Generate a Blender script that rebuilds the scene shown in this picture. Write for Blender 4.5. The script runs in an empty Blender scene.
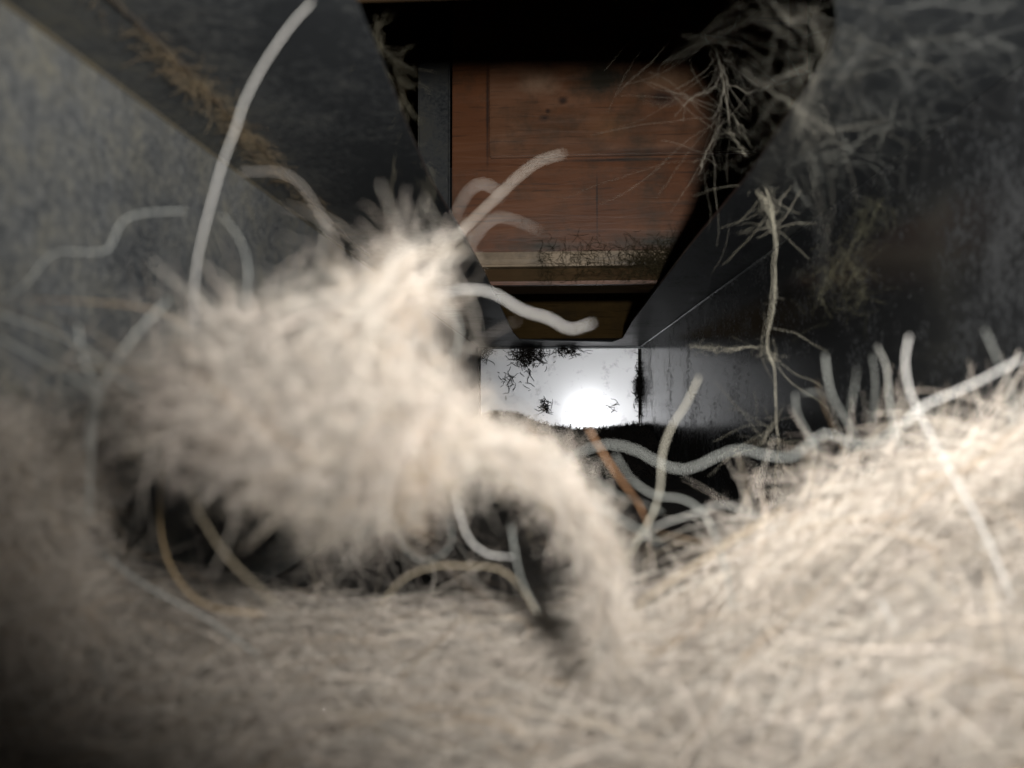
import bpy, bmesh, math
import numpy as np
from mathutils import Vector, Matrix, Euler
from mathutils.geometry import tessellate_polygon

RNG = np.random.default_rng(417)
S = bpy.context.scene
COL = S.collection

# ------------------------------------------------------------------ camera
F = 760.0                         # focal length in pixels of the 1024 x 768 frame
HC = 0.06                         # lens height over the duct floor (m)
cam_d = bpy.data.cameras.new('camera')
cam = bpy.data.objects.new('camera', cam_d); COL.objects.link(cam)
cam_d.sensor_width = 36.0
cam_d.lens = F / 1024 * 36.0
cam_d.clip_start = 0.005
cam_d.clip_end = 20
YAW = math.atan(47 / F); PITCH = math.atan(22 / F)
cam.location = (0, 0, HC)
cam.rotation_euler = (math.pi / 2 + PITCH, 0, YAW)
cam_d.dof.use_dof = True
cam_d.dof.focus_distance = 0.70
cam_d.dof.aperture_fstop = 13.5
S.camera = cam

# ------------------------------------------------------------------ world, flash, exposure
w = bpy.data.worlds.new('world'); S.world = w; w.use_nodes = True
w.node_tree.nodes['Background'].inputs[0].default_value = (0.9, 0.95, 1, 1)
w.node_tree.nodes['Background'].inputs[1].default_value = 0.004
fl = bpy.data.lights.new('camera_flash', 'SPOT')
fl.energy = 6.0
fl.color = (1.0, 0.985, 0.96)
fl.spot_size = math.radians(111)
fl.spot_blend = 0.85
fl.shadow_soft_size = 0.005
flo = bpy.data.objects.new('camera_flash', fl); COL.objects.link(flo)
flo.location = (0.035, -0.010, HC + 0.0172)
flo.rotation_euler = (math.radians(90 + 13), 0, math.radians(2))
S.view_settings.view_transform = 'Standard'
S.view_settings.look = 'None'
S.view_settings.exposure = 0.0
S.view_settings.gamma = 1.0
S.view_settings.use_curve_mapping = False

# ------------------------------------------------------------------ helpers
RM = np.array(Euler(cam.rotation_euler).to_matrix())
def at(px, py, Y):
    d = RM @ np.array([(px - 512) / F, -(py - 384) / F, -1.0])
    return np.array([0, 0, HC]) + d * (Y / d[1])

def tag(o, label=None, cat=None, group=None, kind=None):
    if label: o['label'] = label
    if cat: o['category'] = cat
    if group: o['group'] = group
    if kind: o['kind'] = kind
    return o

def link(name, me, mat, parent=None):
    o = bpy.data.objects.new(name, me); COL.objects.link(o)
    if mat: me.materials.append(mat)
    if parent: o.parent = parent
    return o

def empty(name, loc=(0, 0, 0)):
    o = bpy.data.objects.new(name, None); COL.objects.link(o)
    o.location = loc; o.empty_display_size = 0.01
    return o

def box_bm(bm, x0, x1, y0, y1, z0, z1):
    vs = [bm.verts.new((x, y, z)) for x in (x0, x1) for y in (y0, y1) for z in (z0, z1)]
    for f in ((0, 1, 3, 2), (4, 6, 7, 5), (0, 4, 5, 1), (2, 3, 7, 6), (0, 2, 6, 4), (1, 5, 7, 3)):
        bm.faces.new([vs[i] for i in f])

def bm_obj(name, bm, mat, parent=None, bevel=0.0, seg=2, smooth=False):
    bmesh.ops.recalc_face_normals(bm, faces=bm.faces)
    if bevel:
        bmesh.ops.bevel(bm, geom=list(bm.edges), offset=bevel, segments=seg, affect='EDGES', clamp_overlap=True)
    me = bpy.data.meshes.new(name); bm.to_mesh(me); bm.free()
    if smooth: me.shade_smooth()
    return link(name, me, mat, parent)

def box(name, mat, x0, x1, y0, y1, z0, z1, parent=None, bevel=0.0):
    bm = bmesh.new(); box_bm(bm, x0, x1, y0, y1, z0, z1)
    return bm_obj(name, bm, mat, parent, bevel)

def smoothstep(a, b, x):
    t = np.clip((x - a) / (b - a), 0, 1)
    return t * t * (3 - 2 * t)

def tubes(name, P, rad, col, mat, parent=None, sides=3, taper=0.5):
    """P (N,K,3) polylines, rad (N,), col (N,3): all fibres of one body as one mesh of thin tubes"""
    N, K, _ = P.shape
    T = np.gradient(P, axis=1)
    T /= np.linalg.norm(T, axis=2, keepdims=True) + 1e-12
    ref = np.tile(np.array([0.31, 0.57, 0.76]), (N, K, 1))
    A = np.cross(T, ref); A /= np.linalg.norm(A, axis=2, keepdims=True) + 1e-9
    B = np.cross(T, A)
    t = np.linspace(0, 1, K)
    prof = 1 - (1 - taper) * np.abs(2 * t - 1) ** 3
    r = rad[:, None] * prof[None]
    ang = np.arange(sides) * 2 * math.pi / sides
    V = (P[:, :, None] + r[:, :, None, None] * (np.cos(ang)[None, None, :, None] * A[:, :, None] + np.sin(ang)[None, None, :, None] * B[:, :, None]))
    V = V.reshape(-1, 3)
    base = (np.arange(N) * K * sides)[:, None, None] + (np.arange(K - 1) * sides)[None, :, None]
    s0 = np.arange(sides)[None, None]; s1 = (s0 + 1) % sides
    Q = np.stack([base + s0, base + s1, base + sides + s1, base + sides + s0], -1).reshape(-1, 4)
    me = bpy.data.meshes.new(name)
    me.vertices.add(len(V)); me.vertices.foreach_set('co', V.astype(np.float32).ravel())
    me.loops.add(Q.size); me.loops.foreach_set('vertex_index', Q.astype(np.int32).ravel())
    me.polygons.add(len(Q)); me.polygons.foreach_set('loop_start', (np.arange(len(Q)) * 4).astype(np.int32))
    me.polygons.foreach_set('use_smooth', np.ones(len(Q), bool))
    at_ = me.color_attributes.new('tint', 'FLOAT_COLOR', 'POINT')
    C = np.ones((N, K * sides, 4), np.float32); C[:, :, :3] = col[:, None]
    at_.data.foreach_set('color', C.ravel())
    me.update(); me.validate()
    return link(name, me, mat, parent)

def wander(root, d0, length, K, curl):
    """curly fibres that start at root and wander: smooth random turning"""
    N = len(root)
    d = d0 / (np.linalg.norm(d0, axis=1, keepdims=True) + 1e-9)
    turn = RNG.normal(size=(N, 3)) * curl[:, None]
    P = np.zeros((N, K, 3)); P[:, 0] = root
    st = (length / (K - 1))[:, None]
    for k in range(1, K):
        turn = 0.72 * turn + RNG.normal(size=(N, 3)) * curl[:, None] * 0.55
        d = d + turn
        d /= np.linalg.norm(d, axis=1, keepdims=True) + 1e-9
        P[:, k] = P[:, k - 1] + d * st
    P -= (P.mean(1) - root)[:, None]
    return P

PALE = np.array([[.90, .84, .76], [.92, .88, .80], [.84, .76, .67], [.88, .80, .73], [.80, .71, .58], [.80, .78, .72], [.66, .48, .30]])
PW = np.array([.25, .2, .2, .15, .1, .07, .03])
def tints(N, scale=1.0):
    c = PALE[RNG.choice(len(PALE), N, p=PW)]
    return c * scale * RNG.uniform(.55, 1.25, (N, 1))

def catmull(pts, K):
    p = np.array(pts, float)
    p = np.vstack([2 * p[0] - p[1], p, 2 * p[-1] - p[-2]])
    n = len(p) - 3
    out = []
    for u in np.linspace(0, n - 1e-6, K):
        i = int(u); t = u - i
        a, b, c, d = p[i:i + 4]
        out.append(.5 * ((2 * b) + (-a + c) * t + (2 * a - 5 * b + 4 * c - d) * t * t + (-a + 3 * b - 3 * c + d) * t ** 3))
    return np.array(out)

# ------------------------------------------------------------------ materials
def nodes(name):
    m = bpy.data.materials.new(name); m.use_nodes = True
    nt = m.node_tree
    return m, nt, nt.nodes['Principled BSDF']

def N(nt, t, **kw):
    n = nt.nodes.new(t)
    for k, v in kw.items():
        if k in n.inputs: n.inputs[k].default_value = v
        else: setattr(n, k, v)
    return n

def ramp(nt, src, a, b, c0=(0, 0, 0, 1), c1=(1, 1, 1, 1)):
    r = N(nt, 'ShaderNodeValToRGB')
    r.color_ramp.elements[0].position = a; r.color_ramp.elements[1].position = b
    r.color_ramp.elements[0].color = c0; r.color_ramp.elements[1].color = c1
    nt.links.new(src, r.inputs[0])
    return r.outputs[0]

def mixc(nt, fac, a, b, mode='MIX'):
    m = N(nt, 'ShaderNodeMix', data_type='RGBA', blend_type=mode)
    for s, v in ((m.inputs[0], fac), (m.inputs[6], a), (m.inputs[7], b)):
        if hasattr(v, 'is_linked'): nt.links.new(v, s)
        else: s.default_value = v
    return m.outputs[2]

def mixf(nt, fac, a, b):
    m = N(nt, 'ShaderNodeMix', data_type='FLOAT')
    for s, v in ((m.inputs[0], fac), (m.inputs[2], a), (m.inputs[3], b)):
        if hasattr(v, 'is_linked'): nt.links.new(v, s)
        else: s.default_value = v
    return m.outputs[0]

def math_n(nt, op, a, b=None):
    m = N(nt, 'ShaderNodeMath', operation=op)
    for s, v in ((m.inputs[0], a), (m.inputs[1], b)):
        if v is None: continue
        if hasattr(v, 'is_linked'): nt.links.new(v, s)
        else: s.default_value = v
    return m.outputs[0]

def metal(name, base, rough, dustc, lo, hi, specks=0.3, metallic=0.9, bump=.25, drift=None):
    """galvanised sheet with a film of grey dust: big drifts, fine mottling, single bright specks"""
    m, nt, p = nodes(name)
    tc = N(nt, 'ShaderNodeTexCoord').outputs['Object']
    big = N(nt, 'ShaderNodeTexNoise', Scale=18.0, Detail=5.0, Roughness=.65); nt.links.new(tc, big.inputs['Vector'])
    fine = N(nt, 'ShaderNodeTexNoise', Scale=420.0, Detail=4.0, Roughness=.75); nt.links.new(tc, fine.inputs['Vector'])
    mid = N(nt, 'ShaderNodeTexNoise', Scale=90.0, Detail=4.0, Roughness=.7); nt.links.new(tc, mid.inputs['Vector'])
    s = math_n(nt, 'ADD', math_n(nt, 'MULTIPLY', big.outputs[0], .38), math_n(nt, 'MULTIPLY', fine.outputs[0], .42))
    s = math_n(nt, 'ADD', s, math_n(nt, 'MULTIPLY', mid.outputs[0], .2))
    if drift:        # dust lies thicker towards one side of the sheet
        sx = N(nt, 'ShaderNodeSeparateXYZ'); nt.links.new(tc, sx.inputs[0])
        mr = N(nt, 'ShaderNodeMapRange'); nt.links.new(sx.outputs[0], mr.inputs[0])
        mr.inputs[1].default_value, mr.inputs[2].default_value = drift[0], drift[1]
        mr.inputs[3].default_value, mr.inputs[4].default_value = 0.0, drift[2]
        s = math_n(nt, 'ADD', s, mr.outputs[0])
    dust = ramp(nt, s, lo, hi)
    tint = mixc(nt, ramp(nt, mid.outputs[0], .4, .65), (*dustc, 1), (dustc[0] * 1.1, dustc[1] * 1.02, dustc[2] * .82, 1))
    sp = N(nt, 'ShaderNodeTexVoronoi', Scale=260.0); nt.links.new(tc, sp.inputs['Vector'])
    spk = math_n(nt, 'MULTIPLY', ramp(nt, sp.outputs['Distance'], .10, .16, (1, 1, 1, 1), (0, 0, 0, 1)), specks)
    spk = math_n(nt, 'MULTIPLY', spk, ramp(nt, mid.outputs[0], .5, .6))
    fac = math_n(nt, 'MAXIMUM', dust, spk)
    nt.links.new(mixc(nt, fac, (*base, 1), tint), p.inputs['Base Color'])
    nt.links.new(mixf(nt, fac, metallic, 0.0), p.inputs['Metallic'])
    nt.links.new(mixf(nt, fac, rough, .95), p.inputs['Roughness'])
    bp = N(nt, 'ShaderNodeBump', Strength=bump, Distance=.0006); nt.links.new(s, bp.inputs['Height'])
    nt.links.new(bp.outputs[0], p.inputs['Normal'])
    p.inputs['Specular IOR Level'].default_value = .3
    return m

M_LEFT = metal('dusty_steel_left', (.07, .075, .08), .45, (.118, .118, .111), .36, .68, .6, .75)
M_RIGHT = metal('dusty_steel_right', (.13, .135, .14), .16, (.032, .033, .033), .50, .80, .5, .9, .0)
M_CEIL = metal('dusty_steel_ceiling', (.05, .054, .058), .40, (.056, .056, .050), .52, .80, .4, .8, .25, (-.05, -.10, .17))
M_FLOOR = metal('grimy_steel_floor', (.03, .03, .03), .6, (.016, .014, .012), .30, .5, .2, .5)
M_SEAM = metal('brown_dust_seam', (.06, .06, .055), .5, (.050, .044, .032), .30, .55, .4, .5)

def back_metal():
    m, nt, p = nodes('bright_galvanised_panel')
    tc = N(nt, 'ShaderNodeTexCoord').outputs['Object']
    n1 = N(nt, 'ShaderNodeTexNoise', Scale=60.0, Detail=5.0, Roughness=.7); nt.links.new(tc, n1.inputs['Vector'])
    n2 = N(nt, 'ShaderNodeTexNoise', Scale=500.0, Detail=3.0); nt.links.new(tc, n2.inputs['Vector'])
    d = ramp(nt, n1.outputs[0], .55, .8)
    nt.links.new(mixc(nt, d, (.22, .225, .24, 1), (.10, .10, .10, 1)), p.inputs['Base Color'])
    p.inputs['Metallic'].default_value = 1.0
    nt.links.new(mixf(nt, ramp(nt, n2.outputs[0], .3, .7), .155, .17), p.inputs['Roughness'])
    q = N(nt, 'ShaderNodeBsdfPrincipled', Metallic=1.0, Roughness=.42)
    nt.links.new(mixc(nt, d, (.50, .51, .53, 1), (.22, .22, .22, 1)), q.inputs['Base Color'])
    mx = N(nt, 'ShaderNodeMixShader'); mx.inputs[0].default_value = .75
    nt.links.new(p.outputs[0], mx.inputs[1]); nt.links.new(q.outputs[0], mx.inputs[2])
    nt.links.new(mx.outputs[0], nt.nodes['Material Output'].inputs[0])
    return m
M_BACK = back_metal()

def wood(name, c_dark, c_mid, c_light, spots=(), stain=None, rough=.42, spec=.4):
    """grain runs along X; spots = (x, z, rx, rz, soft) knots, scorch marks, darker ends, gap shade and painted highlights in metres"""
    m, nt, p = nodes(name)
    tc = N(nt, 'ShaderNodeTexCoord').outputs['Object']
    mp = N(nt, 'ShaderNodeMapping'); mp.inputs['Scale'].default_value = (14, 60, 150); nt.links.new(tc, mp.inputs[0])
    g = N(nt, 'ShaderNodeTexNoise', Scale=1.0, Detail=7.0, Roughness=.65, Distortion=.6); nt.links.new(mp.outputs[0], g.inputs['Vector'])
    b = N(nt, 'ShaderNodeTexNoise', Scale=22.0, Detail=3.0); nt.links.new(tc, b.inputs['Vector'])
    c = mixc(nt, ramp(nt, g.outputs[0], .3, .7), (*c_mid, 1), (*c_light, 1))
    c = mixc(nt, ramp(nt, b.outputs[0], .42, .62), c, (*c_mid, 1))
    mp2 = N(nt, 'ShaderNodeMapping'); mp2.inputs['Scale'].default_value = (25, 60, 420); nt.links.new(tc, mp2.inputs[0])
    g2 = N(nt, 'ShaderNodeTexNoise', Scale=1.0, Detail=4.0, Roughness=.6); nt.links.new(mp2.outputs[0], g2.inputs['Vector'])
    c = mixc(nt, math_n(nt, 'MULTIPLY', ramp(nt, g2.outputs[0], .58, .68), .55), c, (*c_dark, 1))
    sep = N(nt, 'ShaderNodeSeparateXYZ'); nt.links.new(tc, sep.inputs[0])
    wob = N(nt, 'ShaderNodeTexNoise', Scale=70.0, Detail=5.0, Roughness=.7); nt.links.new(tc, wob.inputs['Vector'])
    for (sx, sz, rx, rz, soft, colr) in spots:
        dx = math_n(nt, 'DIVIDE', math_n(nt, 'SUBTRACT', sep.outputs[0], sx), rx)
        dz = math_n(nt, 'DIVIDE', math_n(nt, 'SUBTRACT', sep.outputs[2], sz), rz)
        r2 = math_n(nt, 'SQRT', math_n(nt, 'ADD', math_n(nt, 'MULTIPLY', dx, dx), math_n(nt, 'MULTIPLY', dz, dz)))
        r2 = math_n(nt, 'ADD', r2, math_n(nt, 'MULTIPLY', math_n(nt, 'SUBTRACT', wob.outputs[0], .5), 1.1))
        f = ramp(nt, r2, max(0.0, 1 - soft) * .5, .5 + .5 * soft, (1, 1, 1, 1), (0, 0, 0, 1))
        c = mixc(nt, f, c, (*colr, 1))
    dn = N(nt, 'ShaderNodeTexNoise', Scale=30.0, Detail=6.0, Roughness=.7); nt.links.new(tc, dn.inputs['Vector'])
    c = mixc(nt, math_n(nt, 'MULTIPLY', ramp(nt, dn.outputs[0], .48, .68), .65), c, (.03, .022, .012, 1))
    nt.links.new(c, p.inputs['Base Color'])
    nt.links.new(mixf(nt, g.outputs[0], rough - .1, rough + .15), p.inputs['Roughness'])
    p.inputs['Specular IOR Level'].default_value = spec
    bp = N(nt, 'ShaderNodeBump', Strength=.3, Distance=.0008); nt.links.new(g.outputs[0], bp.inputs['Height'])
    nt.links.new(bp.outputs[0], p.inputs['Normal'])
    return m

def plain(name, c, rough=.9, metallic=0.0):
    m, nt, p = nodes(name)
    tc = N(nt, 'ShaderNodeTexCoord').outputs['Object']
    n = N(nt, 'ShaderNodeTexNoise', Scale=120.0, Detail=5.0, Roughness=.7); nt.links.new(tc, n.inputs['Vector'])
    nt.links.new(mixc(nt, n.outputs[0], (*[v * .6 for v in c], 1), (*[min(1, v * 1.4) for v in c], 1)), p.inputs['Base Color'])
    p.inputs['Roughness'].default_value = rough; p.inputs['Metallic'].default_value = metallic
    p.inputs['Specular IOR Level'].default_value = .2
    return m

def fibre(name, c):
    m, nt, p = nodes(name)
    a = N(nt, 'ShaderNodeVertexColor', layer_name='tint')
    nt.links.new(mixc(nt, 1.0, a.outputs[0], (*c, 1), 'MULTIPLY'), p.inputs['Base Color'])
    p.inputs['Roughness'].default_value = .8
    p.inputs['Specular IOR Level'].default_value = .15
    return m

M_LINT = fibre('lint_fibre', (.335, .317, .300))
M_HAIR = fibre('pale_hair', (.16, .16, .16))
M_WEB = fibre('cobweb_fibre', (.36, .36, .36))
M_DARKF = fibre('black_dust_fibre', (.02, .018, .016))
M_BROWNF = fibre('brown_dust_fibre', (.13, .105, .07))
M_BROWND = fibre('olive_dust_fibre', (.045, .038, .02))
M_UNDER = plain('packed_lint', (.30, .28, .255))
M_DARK = plain('black_dust', (.010, .009, .008))

# ------------------------------------------------------------------ the duct shell
W = 0.10; ZC = HC + 0.0735; YB = 0.95; Y0 = -0.10; TH = 0.0012
def struct(name, o, label=None):
    tag(o, label=label, kind='structure'); return o

struct('floor', box('floor', M_FLOOR, -W, W, Y0, YB, -TH, 0), 'grimy dark sheet metal bottom of the duct')
struct('wall_left', box('wall_left', M_LEFT, -W - TH, -W, Y0, YB, 0, ZC), 'grey dusty sheet metal duct wall on the left')
struct('wall_right', box('wall_right', M_RIGHT, W, W + TH, Y0, YB, 0, ZC), 'dark glossy sheet metal duct wall on the right')

# back panel: bright galvanised sheet with a folded lip, tipped a hair so the flash glints right of centre
wb = box('wall_back', M_BACK, -W, W, 0, TH, -ZC, 0)
wb.location = (0, YB, ZC); wb.rotation_euler = (math.radians(-1.2), 0, math.radians(-1.1))
struct('wall_back', wb, 'bright galvanised end panel with the flash glare')
bm = bmesh.new(); box_bm(bm, -W, W, YB - .006, YB - .0002, ZC - .0022, ZC - .0004)
struct('trim_1', bm_obj('trim_1', bm, M_CEIL, None, .0003), 'thin folded metal lip along the top of the end panel')
for i, sx in ((2, -1), (3, 1)):
    bm = bmesh.new(); box_bm(bm, min(sx * W, sx * (W - .0022)), max(sx * W, sx * (W - .0022)), YB - .004, YB - .0002, 0, ZC - .0025)
    struct('trim', bm_obj('trim_%d' % i, bm, M_FLOOR, None, .0003), 'dark vertical corner seam on the %s of the bright end panel' % ('left' if sx < 0 else 'right'))

# ceiling sheet with its long opening
def edge_pts(lst):
    out = []
    for px, py in lst:
        d = RM @ np.array([(px - 512) / F, -(py - 384) / F, -1.0])
        k = 0.0735 / d[2]
        out.append((d[0] * k, d[1] * k))
    return out
left_e = edge_pts([(351, -10), (366, 28), (381, 62), (404, 120), (430, 180), (458, 226), (485, 274), (503, 312), (513, 333), (520, 340)])
right_e = edge_pts([(613, 342), (623, 338), (632, 322), (641, 310), (655, 291), (690, 246), (747, 178), (800, 100), (829, 55), (836, 30), (836, 8), (832, -10)])
hole = left_e + right_e
outer = [(-W, Y0), (-W, YB), (W, YB), (W, Y0)]
loops = [[Vector((x, y, 0)) for x, y in outer], [Vector((x, y, 0)) for x, y in hole]]
tri = tessellate_polygon(loops)
flat = [v for l in loops for v in l]
bm = bmesh.new()
vb = [bm.verts.new((v.x, v.y, ZC)) for v in flat]
vt = [bm.verts.new((v.x, v.y, ZC + TH)) for v in flat]
for t in tri:
    bm.faces.new([vb[i] for i in t]); bm.faces.new([vt[i] for i in reversed(t)])
for a, b in ((0, 4), (4, len(flat))):
    n = b - a
    for k in range(n):
        i, j = a + k, a + (k + 1) % n
        bm.faces.new([vb[i], vb[j], vt[j], vt[i]])
struct('ceiling', bm_obj('ceiling', bm, M_CEIL), 'dark sheet metal top of the duct with a long opening')

# corner beads and lap seam
def bead(name, x, z, r, mat, y1=YB, wob=.0004, y0=Y0 + .02):
    K = 60
    P = np.zeros((1, K, 3)); P[0, :, 1] = np.linspace(y0, y1 - .004, K)
    P[0, :, 0] = x + np.cumsum(RNG.normal(size=K)) * wob * .25; P[0, :, 2] = z
    return tubes(name, P, np.array([r]), np.ones((1, 3)), mat, None, 6, 1.0)
struct('t', bead('trim_4', -W + .0005, ZC - .0006, .0006, M_SEAM), 'brown dusty corner bead between left wall and ceiling')
struct('t', bead('trim_5', W - .0006, ZC - .0006, .0007, M_RIGHT), 'thin pale corner bead between right wall and ceiling')
K = 40
P = np.zeros((1, K, 3)); P[0, :, 1] = np.linspace(.06, .36, K); P[0, :, 0] = np.interp(P[0, :, 1], [.14, .19, .32], [-.080, -.083, -.092]) + RNG.normal(0, .0002, K); P[0, :, 2] = ZC - .0003
struct('t', tubes('trim_6', P, np.array([.0006]), np.ones((1, 3)), M_FLOOR, None, 6, 1.0), 'dark crooked lap seam along the ceiling beside the left corner')

# ------------------------------------------------------------------ wooden framing over the opening
YJ = 0.507
def zj(py): return at(559, py, YJ)[2]
def xj(px): return at(px, 200, YJ)[0]
SCORCH_FADE = (.022, .018, .010)  # scorch marks, and the darkening of the boards' right ends
DKN = (.03, .012, .006)
spots_j = [(xj(718), zj(190), .026, .07, .95, SCORCH_FADE), (xj(487.5), zj(110), .0020, .06, .5, DKN), (xj(620), zj(161), .085, .0022, .6, (.02, .009, .004)), (xj(660), zj(243), .06, .010, .8, SCORCH_FADE), (xj(545), zj(246), .035, .006, .8, SCORCH_FADE), (xj(735), zj(215), .030, .05, .9, SCORCH_FADE),  # thin dark lines paint gap shade along the patch board's edges
           (xj(650), zj(215), .022, .006, .8, (.09, .035, .015)), (xj(597), zj(205), .0012, .035, .5, DKN)]
M_JOIST = wood('orange_joist_wood', (.03, .012, .005), (.105, .036, .012), (.150, .056, .020), spots_j)
spots_p = [(xj(728), zj(130), .026, .06, .95, SCORCH_FADE), (xj(540), zj(84), .018, .012, .9, (.26, .16, .10)), (xj(672), zj(84), .030, .011, .9, (.24, .14, .08)), (xj(610), zj(130), .020, .012, .9, (.17, .075, .03)), (xj(600), zj(84), .030, .022, .6, SCORCH_FADE), (xj(563), zj(103), .0055, .0045, .6, DKN), (xj(545), zj(120), .0055, .004, .6, DKN), (xj(548), zj(113), .003, .003, .6, DKN),  # the two pale upper spots are glossy highlights painted into the wood
           (xj(660), zj(103), .016, .009, .6, DKN), (xj(650), zj(155), .06, .004, .8, (.06, .025, .012)), (xj(740), zj(120), .018, .05, .9, SCORCH_FADE)]
M_PATCH = wood('highlighted_patch_wood', (.035, .015, .006), (.115, .046, .019), (.175, .085, .045), spots_p, rough=.36, spec=.6)
M_PALE = wood('pale_ledger_wood', (.06, .045, .025), (.21, .15, .09), (.30, .23, .15), [(xj(700), zj(258), .03, .02, .9, SCORCH_FADE), (xj(640), zj(264), .02, .004, .9, SCORCH_FADE)])
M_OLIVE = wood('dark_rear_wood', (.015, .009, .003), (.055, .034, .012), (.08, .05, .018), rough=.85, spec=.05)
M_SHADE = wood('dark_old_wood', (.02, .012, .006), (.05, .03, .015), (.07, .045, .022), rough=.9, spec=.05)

j = empty('floor_joist', (0, YJ, zj(252)))
def jb(name, mat, x0, x1, y0, y1, z0, z1, bevel=.0008, parent=j):
    o = box(name, mat, x0, x1, y0, y1, z0, z1, None, bevel)
    o.parent = parent; o.matrix_parent_inverse = parent.matrix_world.inverted() if False else Matrix.Translation(-Vector(parent.location))
    return o
jb('joist_face', M_JOIST, xj(452), xj(810), YJ, YJ + .045, zj(252), .345)
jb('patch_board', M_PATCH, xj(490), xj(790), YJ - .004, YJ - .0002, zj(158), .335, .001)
jb('ledger_strip', M_PALE, xj(452), xj(800), YJ - .005, YJ + .045, zj(267), zj(252.5), .0015)
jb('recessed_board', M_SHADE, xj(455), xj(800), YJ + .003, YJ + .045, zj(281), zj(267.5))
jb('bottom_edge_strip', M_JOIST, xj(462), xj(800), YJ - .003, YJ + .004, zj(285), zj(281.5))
jb('joist_underside', M_SHADE, xj(462), xj(800), YJ + .0042, YJ + .045, zj(284), zj(281.5))  # underside of the joist, its shade put into the dark wood colour
tag(j, 'scorched orange wooden joist with a patch board seen through the ceiling opening', 'joist')

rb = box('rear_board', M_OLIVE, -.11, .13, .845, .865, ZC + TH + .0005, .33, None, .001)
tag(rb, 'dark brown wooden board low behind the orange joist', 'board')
st = bmesh.new(); box_bm(st, xj(418), xj(450), YJ - .002, YJ + .001, ZC + TH + .0005, .33)
so = bm_obj('metal_strap', st, M_CEIL, None, .0012, 3)
tag(so, 'blue grey metal strap standing beside the orange joist', 'strap')
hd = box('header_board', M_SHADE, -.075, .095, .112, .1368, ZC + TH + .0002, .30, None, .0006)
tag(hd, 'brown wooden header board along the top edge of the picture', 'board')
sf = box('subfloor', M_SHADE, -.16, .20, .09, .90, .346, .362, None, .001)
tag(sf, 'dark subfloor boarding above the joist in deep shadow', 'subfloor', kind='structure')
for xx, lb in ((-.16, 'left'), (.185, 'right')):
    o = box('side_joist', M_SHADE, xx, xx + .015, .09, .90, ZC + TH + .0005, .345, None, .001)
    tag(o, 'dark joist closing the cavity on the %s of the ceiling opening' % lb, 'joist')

# ------------------------------------------------------------------ lint bodies
def height(x, y):
    """top of the lint on the duct floor (m)"""
    base = .010 + .005 * smoothstep(.07, .14, y)
    mound = (.43 * np.clip(x - .010, 0, .09)) * smoothstep(-.005, .025, x)
    side = .008 * smoothstep(-.05, -.1, x)
    ridge = smoothstep(.05, .14, y)
    h = base + (mound + side) * (.45 + .55 * ridge)
    return h * (1 - smoothstep(.155, .20, y)) + .002

def lumps(x, y):
    return (np.sin(x * 310 + 1.3 * np.sin(y * 170)) * np.sin(y * 260 + 1.1 * np.sin(x * 200)) * .0016)

# packed under-layer
nx, ny = 70, 70
gx = np.linspace(-W + .0006, W - .0006, nx); gy = np.linspace(.035, .205, ny)
GX, GY = np.meshgrid(gx, gy, indexing='ij')
GZ = np.maximum(height(GX, GY) - .010 + lumps(GX, GY), .0003)
V = np.stack([GX, GY, GZ], -1).reshape(-1, 3)
idx = np.arange(nx * ny).reshape(nx, ny)
FQ = np.stack([idx[:-1, :-1], idx[1:, :-1], idx[1:, 1:], idx[:-1, 1:]], -1).reshape(-1, 4)
me = bpy.data.meshes.new('packed_layer'); me.from_pydata(V.tolist(), [], FQ.tolist()); me.shade_smooth()

carpet = empty('lint_carpet', (0, .12, 0)); UNP = Matrix.Translation((0, -.12, 0))
tag(carpet, 'pale beige lint carpet covering the duct floor and heaped against the right wall', 'lint', kind='stuff')
o = link('packed_layer', me, M_UNDER, carpet); o.matrix_parent_inverse = UNP; o['kind'] = 'stuff'

def floor_fibres(n, ymin, ymax, thick, rad, lmin, lmax, curl, scale, xr=(-.097, .097)):
    # more fibres near the lens: even cover in the picture
    u = RNG.random(n); y = ymin * (ymax / ymin) ** u
    x = RNG.uniform(*xr, n)
    dep = RNG.random(n) ** 1.2 * thick
    z = np.maximum(height(x, y) + lumps(x, y) - dep + .001, .001)
    root = np.stack([x, y, z], 1)
    a = RNG.uniform(0, 2 * math.pi, n)
    d = np.stack([np.cos(a), np.sin(a) * .7, RNG.normal(0, .28, n)], 1)
    d[:, 2] += d[:, 0] * np.where(x > .01, .5, 0)
    P = wander(root, d, RNG.uniform(lmin, lmax, n), 9, np.full(n, curl))
    P[:, :, 0] = np.clip(P[:, :, 0], -W + .0005, W - .0005)
    P[:, :, 2] = np.maximum(P[:, :, 2], .0006)
    top = height(P[:, :, 0], P[:, :, 1]) + .002
    P[:, :, 2] = np.where(P[:, :, 2] > top, top + (P[:, :, 2] - top) * .35, P[:, :, 2])
    P[:, :, 1] = np.maximum(P[:, :, 1], .05)
    return P, rad * RNG.uniform(.6, 1.4, n), tints(n, scale)

P, r, c = floor_fibres(15000, .06, .19, .010, .00005, .012, .036, .24, 1.0)
o = tubes('fine_fibres', P, r, c, M_LINT, carpet); o.matrix_parent_inverse = UNP; o['kind'] = 'stuff'
P, r, c = floor_fibres(2200, .07, .185, .003, .000075, .02, .06, .15, 1.2)
o = tubes('coarse_fibres', P, r, c, M_LINT, carpet); o.matrix_parent_inverse = UNP; o['kind'] = 'stuff'

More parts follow.
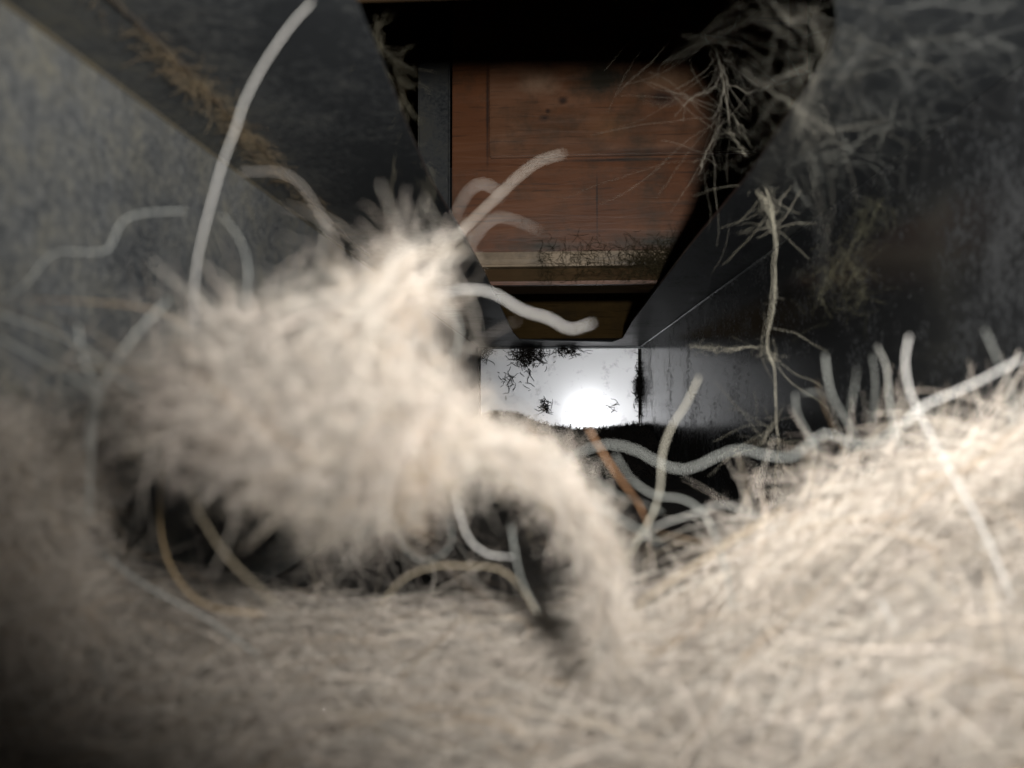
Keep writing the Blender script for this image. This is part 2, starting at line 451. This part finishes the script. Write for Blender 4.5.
def blob_fibres(blobs, n, Y, dr, rad, lmin, lmax, curl, scale, bias=None, bw=.0, per=1, spread=.0022):
    full = n; n = n // per
    wts = np.array([b[2] * b[3] * (b[4] if len(b) > 4 else 1) for b in blobs], float); wts /= wts.sum()
    k = RNG.choice(len(blobs), n, p=wts)
    g = RNG.normal(size=(n, 3)); g /= np.linalg.norm(g, axis=1, keepdims=True)
    g *= (RNG.random((n, 1)) ** .45)
    roots = np.zeros((n, 3))
    for i, b in enumerate(blobs):
        s = k == i
        yb = b[5] if len(b) > 5 else Y
        c0 = at(b[0], b[1], yb); sc = yb / F
        roots[s] = c0 + g[s] * np.array([b[2] * sc, dr, b[3] * sc])
    d = RNG.normal(size=(n, 3))
    if bias is not None: d = d * (1 - bw) + bias(k) * bw
    tn = tints(n, scale)
    if per > 1:      # fibres gathered in locks that share a direction and a shade
        d /= np.linalg.norm(d, axis=1, keepdims=True)
        roots = np.repeat(roots, per, 0) + RNG.normal(size=(n * per, 3)) * spread
        d = np.repeat(d, per, 0) + RNG.normal(size=(n * per, 3)) * .38
        tn = np.repeat(tn, per, 0) * RNG.uniform(.8, 1.2, (n * per, 1)); n = n * per
    P = wander(roots, d, RNG.uniform(lmin, lmax, n), 9, np.full(n, curl))
    P[:, :, 0] = np.clip(P[:, :, 0], -W + .0008, W - .0008)
    P[:, :, 1] = np.maximum(P[:, :, 1], .055)
    P[:, :, 2] = np.maximum(P[:, :, 2], .001)
    return P, rad * RNG.uniform(.6, 1.4, n), tn

# the raised tuft on the left, with its arch down to the carpet
tuft = empty('lint_tuft', (-.03, .11, .02)); UNT = Matrix.Translation((.03, -.11, -.02))
tag(tuft, 'fluffy raised tuft of beige lint arching over a dark hollow', 'lint', kind='stuff')
blobs = [(300, 372, 85, 24), (362, 325, 42, 22, .9), (402, 283, 20, 16, .5), (285, 415, 95, 26), (385, 405, 55, 22), (325, 455, 85, 26), (405, 462, 50, 18), (222, 365, 18, 40, .5), (350, 502, 40, 12, .7), (205, 425, 28, 16, .6)]
LD = np.array([[.5, 0, .5], [.8, 0, .8], [.8, 0, .9], [.7, 0, .2], [.9, 0, .1], [.8, 0, -.1], [.8, 0, .3], [.1, 0, .9], [.8, 0, .3], [.8, 0, .2]])
P, r, c = blob_fibres(blobs, 6800, .086, .009, .000040, .005, .016, .28, .80, lambda k: LD[k] * 2.0, .45, 40)
o = tubes('fluff', P, r, c, M_LINT, tuft); o.matrix_parent_inverse = UNT; o['kind'] = 'stuff'
P, r, c = blob_fibres([(b[0], b[1], b[2] * 1.05, b[3] * 1.1) for b in blobs], 850, .084, .009, .000055, .008, .024, .17, .95, lambda k: LD[k] * 2.0, .5)
o = tubes('coarse_fibres', P, r, c, M_LINT, tuft); o.matrix_parent_inverse = UNT; o['kind'] = 'stuff'
arch = catmull([(250, 440), (350, 435), (440, 438), (505, 452), (555, 487), (590, 540), (603, 600), (606, 640)], 24)
ab = [(a[0], a[1], 9 + 3 * math.sin(i), 8, 1, .090 + .0011 * i) for i, a in enumerate(arch)]
tang = np.gradient(arch, axis=0); tang3 = np.stack([tang[:, 0], 0 * tang[:, 0], -tang[:, 1]], 1); tang3 /= np.linalg.norm(tang3, axis=1, keepdims=True)
P, r, c = blob_fibres(ab, 3600, .112, .004, .00004, .006, .020, .16, .95, lambda k: tang3[k] * 2.4, .72)
o = tubes('arch_fibres', P, r, c, M_LINT, tuft); o.matrix_parent_inverse = UNT; o['kind'] = 'stuff'
# loose sparse strands spreading through the hollow and behind
wb_ = [(165, 370, 40, 40, 1, .082), (130, 420, 50, 40, 1, .084), (260, 320, 60, 25, 1, .082), (450, 350, 20, 40, .4, .088)]
P, r, c = blob_fibres(wb_, 75, .083, .008, .00006, .010, .026, .16, .6)
o = tubes('stray_wisps', P, r, c, M_LINT, tuft); o.matrix_parent_inverse = UNT; o['kind'] = 'stuff'
P, r, c = blob_fibres([(450, 560, 170, 60, 1, .15), (200, 540, 130, 70, 1, .14), (120, 380, 90, 80, .6, .11), (420, 470, 150, 60, .7, .16)], 220, .14, .012, .00008, .015, .05, .3, .5)
o = tubes('loose_strands', P, r, c, M_LINT, carpet); o.matrix_parent_inverse = UNP; o['kind'] = 'stuff'

# wad against the left wall
wad = empty('lint_wad', (-.08, .11, .01)); UNW = Matrix.Translation((.08, -.11, -.01))
tag(wad, 'dull beige wad of lint slumped against the left wall', 'lint', kind='stuff')
P, r, c = blob_fibres([(10, 455, 40, 35), (45, 490, 40, 40), (10, 545, 50, 50), (30, 610, 65, 40)], 5000, .112, .010, .00004, .008, .024, .3, 1.2)
o = tubes('fluff', P, r, c, M_LINT, wad); o.matrix_parent_inverse = UNW; o['kind'] = 'stuff'

# wispy crest where the floor lint thins out behind the arch and on the mound
line = catmull([(640, 600), (700, 560), (770, 500), (840, 455), (900, 430), (960, 405), (1015, 385)], 16)
cb = [(a[0], a[1] + 62, 45, 20, 1, .140) for a in line]
tg = np.gradient(line, axis=0); tg3 = np.stack([tg[:, 0], 0 * tg[:, 0], -tg[:, 1]], 1); tg3 /= np.linalg.norm(tg3, axis=1, keepdims=True)
P, r, c = blob_fibres(cb, 1100, .14, .010, .00007, .02, .05, .16, 1.45, lambda k: tg3[k] * 2.5, .72)
o = tubes('long_fibres', P, r, c, M_LINT, carpet); o.matrix_parent_inverse = UNP; o['kind'] = 'stuff'

# black dust drift at the foot of the end panel
drift = empty('dust_drift', (0, .85, 0)); UND = Matrix.Translation((0, -.85, 0))
tag(drift, 'black fuzzy dust drift at the foot of the bright end panel', 'dust', kind='stuff')
gx = np.linspace(-W + .001, W - .001, 60); gy = np.linspace(.55, YB - .002, 30)
GX, GY = np.meshgrid(gx, gy, indexing='ij')
def drift_h(x, y):
    px = 559 + x / .9 * F
    top = np.interp(px, [475, 490, 505, 520, 535, 550, 575, 600, 625, 645], [418, 414, 413, 416, 423, 427, 430, 430, 427, 424])
    return np.maximum((HC - (top - 406) / F * .9), .004) * smoothstep(.58, .88, y)
GZ = np.maximum(drift_h(GX, GY) - .002 + RNG.normal(0, .0008, GX.shape), .001)
V = np.stack([GX, GY, GZ], -1).reshape(-1, 3); idx = np.arange(GX.size).reshape(GX.shape)
FQ = np.stack([idx[:-1, :-1], idx[1:, :-1], idx[1:, 1:], idx[:-1, 1:]], -1).reshape(-1, 4)
me = bpy.data.meshes.new('packed_layer'); me.from_pydata(V.tolist(), [], FQ.tolist()); me.shade_smooth()
o = link('packed_layer', me, M_DARK, drift); o.matrix_parent_inverse = UND; o['kind'] = 'stuff'
n = 3500
x = RNG.uniform(-.098, .098, n); y = RNG.uniform(.62, .94, n)
root = np.stack([x, y, drift_h(x, y)], 1)
P = wander(root, RNG.normal(size=(n, 3)) * np.array([1, 1, .7]), RNG.uniform(.004, .016, n), 7, np.full(n, .35))
P[:, :, 1] = np.minimum(P[:, :, 1], YB - .002); P[:, :, 0] = np.clip(P[:, :, 0], -W + .003, W - .003); P[:, :, 2] = np.maximum(P[:, :, 2], .001)
o = tubes('fuzz', P, np.full(n, .00030), tints(n), M_DARKF, drift); o.matrix_parent_inverse = UND; o['kind'] = 'stuff'

# black tufts clinging to the end panel
def panel_tuft(px, py, rpx, rpy, n, label, Y=.938):
    c0 = at(px, py, Y); sc = Y / F
    g = RNG.normal(size=(n, 3)) * .5
    root = c0 + g * np.array([rpx * sc, .002, rpy * sc])
    P = wander(root, RNG.normal(size=(n, 3)) * np.array([1, .3, 1]), RNG.uniform(.004, .016, n), 7, np.full(n, .4))
    P[:, :, 1] = np.clip(P[:, :, 1], .92, YB - .001); P[:, :, 2] = np.minimum(P[:, :, 2], ZC - .001); P[:, :, 0] = np.clip(P[:, :, 0], -W + .0005, W - .0005)
    e = tubes('dust_tuft', P, np.full(n, .00036), tints(n), M_DARKF)
    tag(e, label, 'dust', 'black dust tufts on the end panel', kind='stuff')
panel_tuft(527, 353, 16, 14, 420, 'largest black dust tuft hanging from the lip of the end panel')
panel_tuft(568, 351, 14, 5, 90, 'thin black dust fringe under the middle of the lip')
panel_tuft(545, 407, 5, 7, 60, 'small black dust tuft beside the flash glare')
panel_tuft(508, 381, 9, 9, 26, 'scraggly spider-like black threads on the left of the end panel')
panel_tuft(528, 376, 4, 12, 14, 'few curved black threads above the small dust tuft')
panel_tuft(613, 404, 6, 7, 9, 'faint single threads on the bright panel by its glare')
panel_tuft(638, 385, 3, 22, 140, 'black dust fringe along the right corner of the end panel')
panel_tuft(480, 352, 12, 10, 160, 'black dust tuft in the upper left corner of the end panel')

# brown dust fringe on the lap seam and along the left corner bead
n = 420
y = np.concatenate([RNG.uniform(.10, .36, 120), RNG.normal(.165, .012, 120), RNG.normal(.20, .014, 120), RNG.normal(.25, .02, 60)])
root = np.stack([np.interp(y, [.14, .19, .32], [-.080, -.083, -.092]) + RNG.normal(0, .0022, n), y, np.full(n, ZC - .0016)], 1)
P = wander(root, RNG.normal(size=(n, 3)) * np.array([.6, 1, .25]), RNG.uniform(.003, .012, n), 7, np.full(n, .3))
P[:, :, 2] = np.clip(P[:, :, 2], ZC - .006, ZC - .0014); P[:, :, 0] = np.maximum(P[:, :, 0], -W + .001)
e = tubes('dust_fringe', P, np.full(n, .00006), tints(n), M_BROWNF)
tag(e, 'brown stringy dust fringe clinging to the seam left of the opening', 'dust', kind='stuff')

# greasy dust hanging on the lower right of the joist
n = 1300
pxs = np.concatenate([RNG.uniform(540, 690, 500), RNG.normal(664, 20, 800)]); pys = RNG.normal(262, 10, n)
root = np.array([at(a, b, YJ - .008) for a, b in zip(pxs, pys)])
P = wander(root, RNG.normal(size=(n, 3)) * np.array([1, .2, .8]), RNG.uniform(.004, .016, n), 7, np.full(n, .3))
P[:, :, 1] = np.clip(P[:, :, 1], YJ - .014, YJ - .0055); P[:, :, 2] = np.maximum(P[:, :, 2], ZC + .003)
e = tubes('dust_fringe', P, np.full(n, .00010), tints(n), M_BROWND)
tag(e, 'dark olive dust fringe hanging on the pale strip under the orange joist', 'dust', kind='stuff')

# ------------------------------------------------------------------ cobwebs
def web(name, label, strands, Y, nb, lb, rad=.00013, col=(.80, .74, .58), jit=3.0, fuzz=0, fz=8, dY=0.0, mat=M_WEB):
    Ps, rs = [], []
    K = 22
    alltips = []
    for s in strands:
        pts = catmull(s, K)
        pts[1:-1] += RNG.normal(0, jit * .35, (K - 2, 2))
        ys = Y + dY * np.linspace(0, 1, K) + np.cumsum(RNG.normal(0, .0012, K))
        P = np.array([at(a[0], a[1], yy) for a, yy in zip(pts, ys)])
        Ps.append(P); rs.append(rad * RNG.uniform(.8, 1.3))
        # companion threads
        for q in range(4):
            a, b = sorted(RNG.integers(0, K, 2)); 
            if b - a < 6: continue
            sub = P[a:b]; u = np.linspace(0, len(sub) - 1, K)
            Q = np.stack([np.interp(u, np.arange(len(sub)), sub[:, i]) for i in range(3)], 1)
            Q += (np.sin(np.linspace(0, math.pi, K))[:, None] * RNG.normal(0, .0008, 3)) + RNG.normal(0, .00012, (K, 3))
            Ps.append(Q); rs.append(rad * .7)
        alltips.append(P)
    A = np.concatenate(alltips)
    n = nb
    rt = A[RNG.integers(0, len(A), n)]
    B = wander(rt, RNG.normal(size=(n, 3)) * np.array([1, .6, 1]), RNG.uniform(lb * .4, lb * 1.3, n), K, np.full(n, .07))
    B += (rt - B[:, 0])[:, None]
    for b in B: Ps.append(b); rs.append(rad * RNG.uniform(.25, .5))
    if fuzz:
        rt = A[RNG.integers(0, len(A), fuzz)] + RNG.normal(0, fz * Y / F, (fuzz, 3)) * np.array([1, .5, 1])
        B = wander(rt, RNG.normal(size=(fuzz, 3)), RNG.uniform(.004, .014, fuzz), K, np.full(fuzz, .10))
        for b in B: Ps.append(b); rs.append(rad * .33)
    P = np.array(Ps)
    P[:, :, 0] = np.minimum(P[:, :, 0], W - .0008 + (P[:, :, 2] > ZC) * 1.0)
    col = np.array(col)[None] * RNG.uniform(.7, 1.15, (len(P), 1))
    e = tubes(name, P, np.array(rs), col, mat)
    tag(e, label, 'cobweb', 'cobwebs hanging in the duct')
    return e
web('cobweb', 'long ragged cobweb strand hanging beside the right edge of the opening',
    [[(752, 160), (762, 182), (772, 208), (776, 250), (774, 290), (771, 320), (768, 345), (775, 380), (777, 420), (777, 455), (775, 490)],
     [(728, 128), (742, 150), (756, 165), (770, 200)], [(690, 347), (730, 348), (766, 346)], [(766, 346), (773, 360), (776, 352)], [(777, 415), (770, 432), (760, 445)], [(758, 186), (766, 200), (772, 214), (774, 230)], [(754, 190), (768, 206), (775, 226)], [(764, 196), (771, 216), (778, 240)]],
    .262, 40, .022, .00012, col=(1.1, 1.02, .80), fuzz=60, fz=3)
web('cobweb', 'knotted pale cobweb bundle with forked threads in front of the orange joist',
    [[(680, 8), (700, 32), (716, 50), (722, 80), (728, 110), (730, 135)], [(705, 35), (740, 40), (762, 46)], [(716, 50), (735, 25), (742, 5)], [(725, 70), (712, 90), (690, 100), (675, 118)], [(725, 80), (720, 105), (712, 120)],
     [(728, 110), (745, 130), (760, 152)], [(722, 60), (735, 58), (745, 34)], [(724, 120), (708, 150), (698, 175)], [(725, 82), (750, 92), (775, 84), (800, 78)]],
    .30, 60, .050, .00009, col=(1.15, 1.05, .85), fuzz=20, fz=4)
web('cobweb', 'tangled cobweb along the upper right corner of the opening',
    [[(795, 2), (805, 12), (825, 14), (838, 8)], [(806, 14), (818, 35), (826, 52), (815, 75), (800, 105), (795, 125)], [(826, 52), (812, 95), (800, 130), (790, 150)], [(770, 0), (790, 20), (806, 14)],
     [(795, 120), (812, 130), (818, 145)], [(760, 90), (785, 75), (815, 62)], [(740, 70), (770, 90), (800, 110), (820, 125), (850, 128), (890, 118)]],
    .150, 60, .030, .000028, col=(.6, .56, .46), fuzz=40, fz=9)
web('cobweb', 'faint netted cobwebs spread under the ceiling by the right wall',
    [[(860, 2), (890, 8), (930, 3), (980, 8), (1020, 4)], [(870, 10), (872, 28), (862, 45), (845, 72)], [(905, 30), (920, 55), (915, 75)], [(900, 35), (935, 50), (965, 30), (985, 12)], [(915, 60), (900, 92), (870, 110), (835, 125)],
     [(960, 40), (990, 40), (1022, 50)], [(890, 60), (925, 40), (960, 52), (1000, 35)], [(830, 90), (860, 55), (880, 30)]],
    .134, 50, .024, .000022, col=(.36, .36, .33), fuzz=80, fz=14)
web('cobweb', 'olive fuzzy cobweb patch clinging to the right wall',
    [[(868, 222), (855, 240), (845, 262), (840, 285)], [(845, 255), (830, 275), (822, 300), (832, 318)], [(850, 262), (862, 290), (855, 310)], [(880, 200), (868, 230)]],
    .232, 30, .010, .00005, col=(.34, .32, .20), fuzz=160, fz=11)
web('cobweb', 'dusty cobweb hanging from the left edge of the opening',
    [[(375, 15), (380, 50), (390, 80), (398, 110), (396, 140), (392, 180), (391, 238)], [(396, 60), (402, 100), (397, 150), (393, 200)], [(434, 170), (429, 195), (425, 220)], [(380, 48), (400, 62), (415, 70)]],
    .158, 25, .010, .00005, col=(.40, .36, .25), fuzz=50, fz=5, dY=.085)
web('cobweb', 'sparse cobweb threads sagging across the middle of the right wall',
    [[(800, 160), (840, 150), (880, 130), (930, 118)], [(790, 170), (800, 195), (820, 212)], [(810, 150), (816, 175), (812, 190)], [(835, 120), (850, 150), (840, 165)], [(900, 90), (890, 120), (870, 160)]],
    .185, 35, .022, .00003, col=(.55, .55, .48), fuzz=40, fz=12)

# ------------------------------------------------------------------ single hairs that stand out
WHT = (1.5, 1.45, 1.36); GRY = (.64, .655, .60); LGR = (1.0, 1.02, .95); TAN = (.80, .66, .46); ORA = (.75, .40, .20)
def hair(label, pts, wpx, col, rad=.00020, sway=.006):
    Y = 1.0 / (wpx / 1.50 + 1 / .70)
    K = 26
    pp = catmull(pts, K)
    ph = RNG.uniform(0, 6.28)
    ys = Y + sway * np.sin(np.linspace(0, 3.0, K) + ph) * .5
    P = np.array([at(a[0], a[1], yy) for a, yy in zip(pp, ys)])[None]
    P[:, :, 0] = np.clip(P[:, :, 0], -W + .0012, W - .0012); P[:, :, 2] = np.clip(P[:, :, 2], .002, ZC - .002)
    o = tubes('hair', P, np.array([rad * .66 * Y / .10]), np.array([col]), M_HAIR, None, 6, .75)
    tag(o, label, 'hair', 'single hairs sticking out of the lint')
hair('longest white hair rising from the tuft past the dusty corner seam to the top', [(312, 2), (290, 26), (264, 64), (245, 100), (235, 130), (222, 165), (208, 215), (197, 262), (194, 310), (198, 360)], 14, WHT, .00019)
hair('grey wavy hair across the left wall, uppermost at the picture edge', [(2, 298), (25, 285), (52, 254), (85, 252), (108, 249), (122, 222), (145, 213), (185, 211)], 13, LGR, .00016)
hair('grey hair drooping from the left picture edge into the tuft', [(0, 314), (40, 328), (80, 346), (120, 378), (150, 400)], 15, LGR, .00027)
hair('lower of two grey hairs entering from the left picture edge', [(0, 338), (40, 360), (70, 376), (105, 400)], 15, LGR, .00026)
hair('straight tan hair lying level over the wad by the left wall', [(55, 369), (90, 368), (130, 370), (175, 372)], 12, TAN, .00022)
hair('short pale hair bent over the top left of the tuft', [(222, 215), (240, 240), (248, 268), (246, 305)], 13, LGR, .00014)
hair('pale hair curving down in front of the brown ceiling seam', [(240, 172), (278, 172), (300, 184), (318, 210), (335, 240), (342, 262)], 14, (.75, .68, .6), .00014)
hair('grey hair crossing another above the left wad', [(168, 300), (135, 335), (108, 375), (92, 410), (88, 450)], 15, LGR, .00026)
hair('upright grey hair left of the tuft', [(78, 325), (84, 360), (98, 395), (92, 440), (88, 520)], 14, LGR, .00024)
hair('orange tan hair hooking down through the dark hollow left of the tuft', [(162, 470), (160, 520), (168, 560), (188, 592), (215, 608), (262, 614)], 11, (1.4, 1.0, .55), .00024)
hair('grey hair slanting across the lint below the orange hooked hair', [(105, 555), (145, 585), (205, 618), (258, 655)], 11, LGR, .00022)
hair('thick tan hair slanting down from the underside of the tuft', [(185, 478), (200, 515), (230, 560), (278, 606)], 14, TAN, .00025)
hair('white looped hair reaching from the tuft over the dark opening corner', [(415, 304), (440, 295), (468, 289), (495, 294), (522, 310), (548, 318), (570, 329), (592, 323)], 14, WHT, .00022)
hair('small grey loop of hair beside the tuft and the bright panel', [(440, 305), (456, 318), (459, 340), (448, 362), (430, 375)], 13, GRY, .00016)
hair('short upright pale hair on the right shoulder of the tuft', [(415, 300), (411, 325), (412, 355), (410, 385)], 13, WHT, .00016)
hair('pale hair reaching up in front of the orange joist', [(432, 266), (455, 238), (478, 215), (502, 192), (520, 175), (540, 161), (563, 154)], 13, (.9, .8, .68), .00020)
hair('faint looped hair low in front of the orange joist', [(455, 215), (468, 192), (482, 184), (496, 190), (500, 200)], 14, (.8, .74, .66), .00012)
hair('faint pale hair arching below the looped one by the joist', [(470, 245), (485, 225), (500, 217), (520, 222), (538, 230)], 14, (.8, .74, .66), .00012)
hair('white hooked hair hanging into the dark hollow under the arch', [(455, 490), (460, 515), (470, 540), (488, 554), (512, 557)], 11, WHT, .00022)
hair('upright grey hair in the hollow beside the arch leg', [(511, 525), (515, 552), (522, 582), (538, 612)], 11, GRY, .00024)
hair('tan hair arched low across the hollow', [(380, 606), (402, 580), (432, 567), (468, 566), (498, 569), (520, 586), (536, 612)], 11, TAN, .00022)
hair('dull ring-shaped hair deep in the hollow', [(448, 515), (452, 540), (440, 556), (420, 560), (402, 545), (392, 522)], 10, GRY, .00013)
hair('long grey wavy hair crossing the dark gap to the heap', [(552, 468), (585, 450), (612, 444), (640, 452), (665, 466), (690, 469), (715, 457), (740, 449), (765, 455), (792, 457), (812, 441), (826, 433), (842, 439), (862, 446), (890, 434), (912, 418)], 13, (.80, .82, .76), .00019)
hair('pale tan hair standing up before the black gap and glossy wall', [(699, 377), (686, 404), (671, 428), (662, 455), (660, 488), (652, 515), (635, 545), (616, 580)], 10, (.90, .84, .68), .00026)
hair('orange brown hair below the flash glare', [(588, 428), (604, 455), (623, 483), (638, 503), (648, 525)], 10, ORA, .00026)
hair('grey hair curving from the dark gap down onto the heap', [(615, 455), (632, 480), (655, 495), (682, 499), (702, 512), (716, 538), (726, 572), (734, 610)], 11, GRY, .00022)
hair('short grey hair behind the orange brown one', [(596, 478), (612, 492), (640, 502), (662, 512)], 10, GRY, .00018)
hair('pale hair arching at the foot of the upright tan one', [(640, 540), (660, 525), (690, 515), (720, 505), (748, 512), (775, 530)], 11, (.75, .74, .68), .00018)
hair('pale hair running left under the orange brown one', [(590, 500), (612, 515), (640, 530), (660, 545)], 12, GRY, .00018)
hair('white hair sweeping off the heap to the right picture edge', [(905, 422), (925, 405), (955, 392), (985, 378), (1022, 358)], 13, WHT, .00026)
hair('longest white hair on the heap, running down toward the lower right', [(909, 336), (905, 362), (910, 392), (925, 425), (945, 462), (970, 505), (992, 550), (1012, 600)], 12, WHT, .00024)
hair('pale upright hair with a bent tip above the heap', [(877, 346), (886, 366), (889, 395), (893, 425), (902, 450)], 10, (.85, .84, .76), .00022)
hair('dim upright hair just left of the bent-tipped one', [(872, 355), (875, 380), (874, 405), (872, 425)], 10, GRY, .00015)
hair('grey hair leaning left over the crest of the heap', [(825, 355), (828, 380), (834, 400), (846, 420), (857, 440)], 11, GRY, .00020)
hair('short hooked hair at the left end of the heap crest', [(795, 394), (797, 412), (806, 430), (820, 452)], 10, GRY, .00018)
hair('faint level hair between the hooked and leaning hairs', [(800, 394), (815, 392), (828, 398)], 10, GRY, .00012)
hair('faintest short upright hair over the heap', [(857, 366), (855, 385), (850, 410)], 12, GRY, .00010)
hair('tan hair slanting up the left flank of the heap', [(635, 608), (665, 585), (700, 562), (740, 535), (785, 508)], 11, (.88, .68, .44), .00024)
hair('pale hair forked at the right end of the heap crest', [(985, 330), (1000, 365), (1010, 385), (1012, 430)], 13, GRY, .00013)
hair('white hair on the carpet at the bottom middle', [(435, 680), (462, 683), (490, 694), (512, 708), (535, 718)], 9, WHT, .00024)
hair('tan hair curving along the bottom edge of the carpet', [(375, 766), (405, 757), (432, 742), (448, 722), (444, 700)], 9, TAN, .00024)
hair('white slanting hair low on the carpet near the right', [(880, 600), (893, 625), (906, 648), (918, 668)], 11, WHT, .00024)
hair('pale hair slanting in the dim lower left corner', [(92, 650), (105, 680), (122, 710), (140, 738)], 12, (.7, .65, .58), .00020)
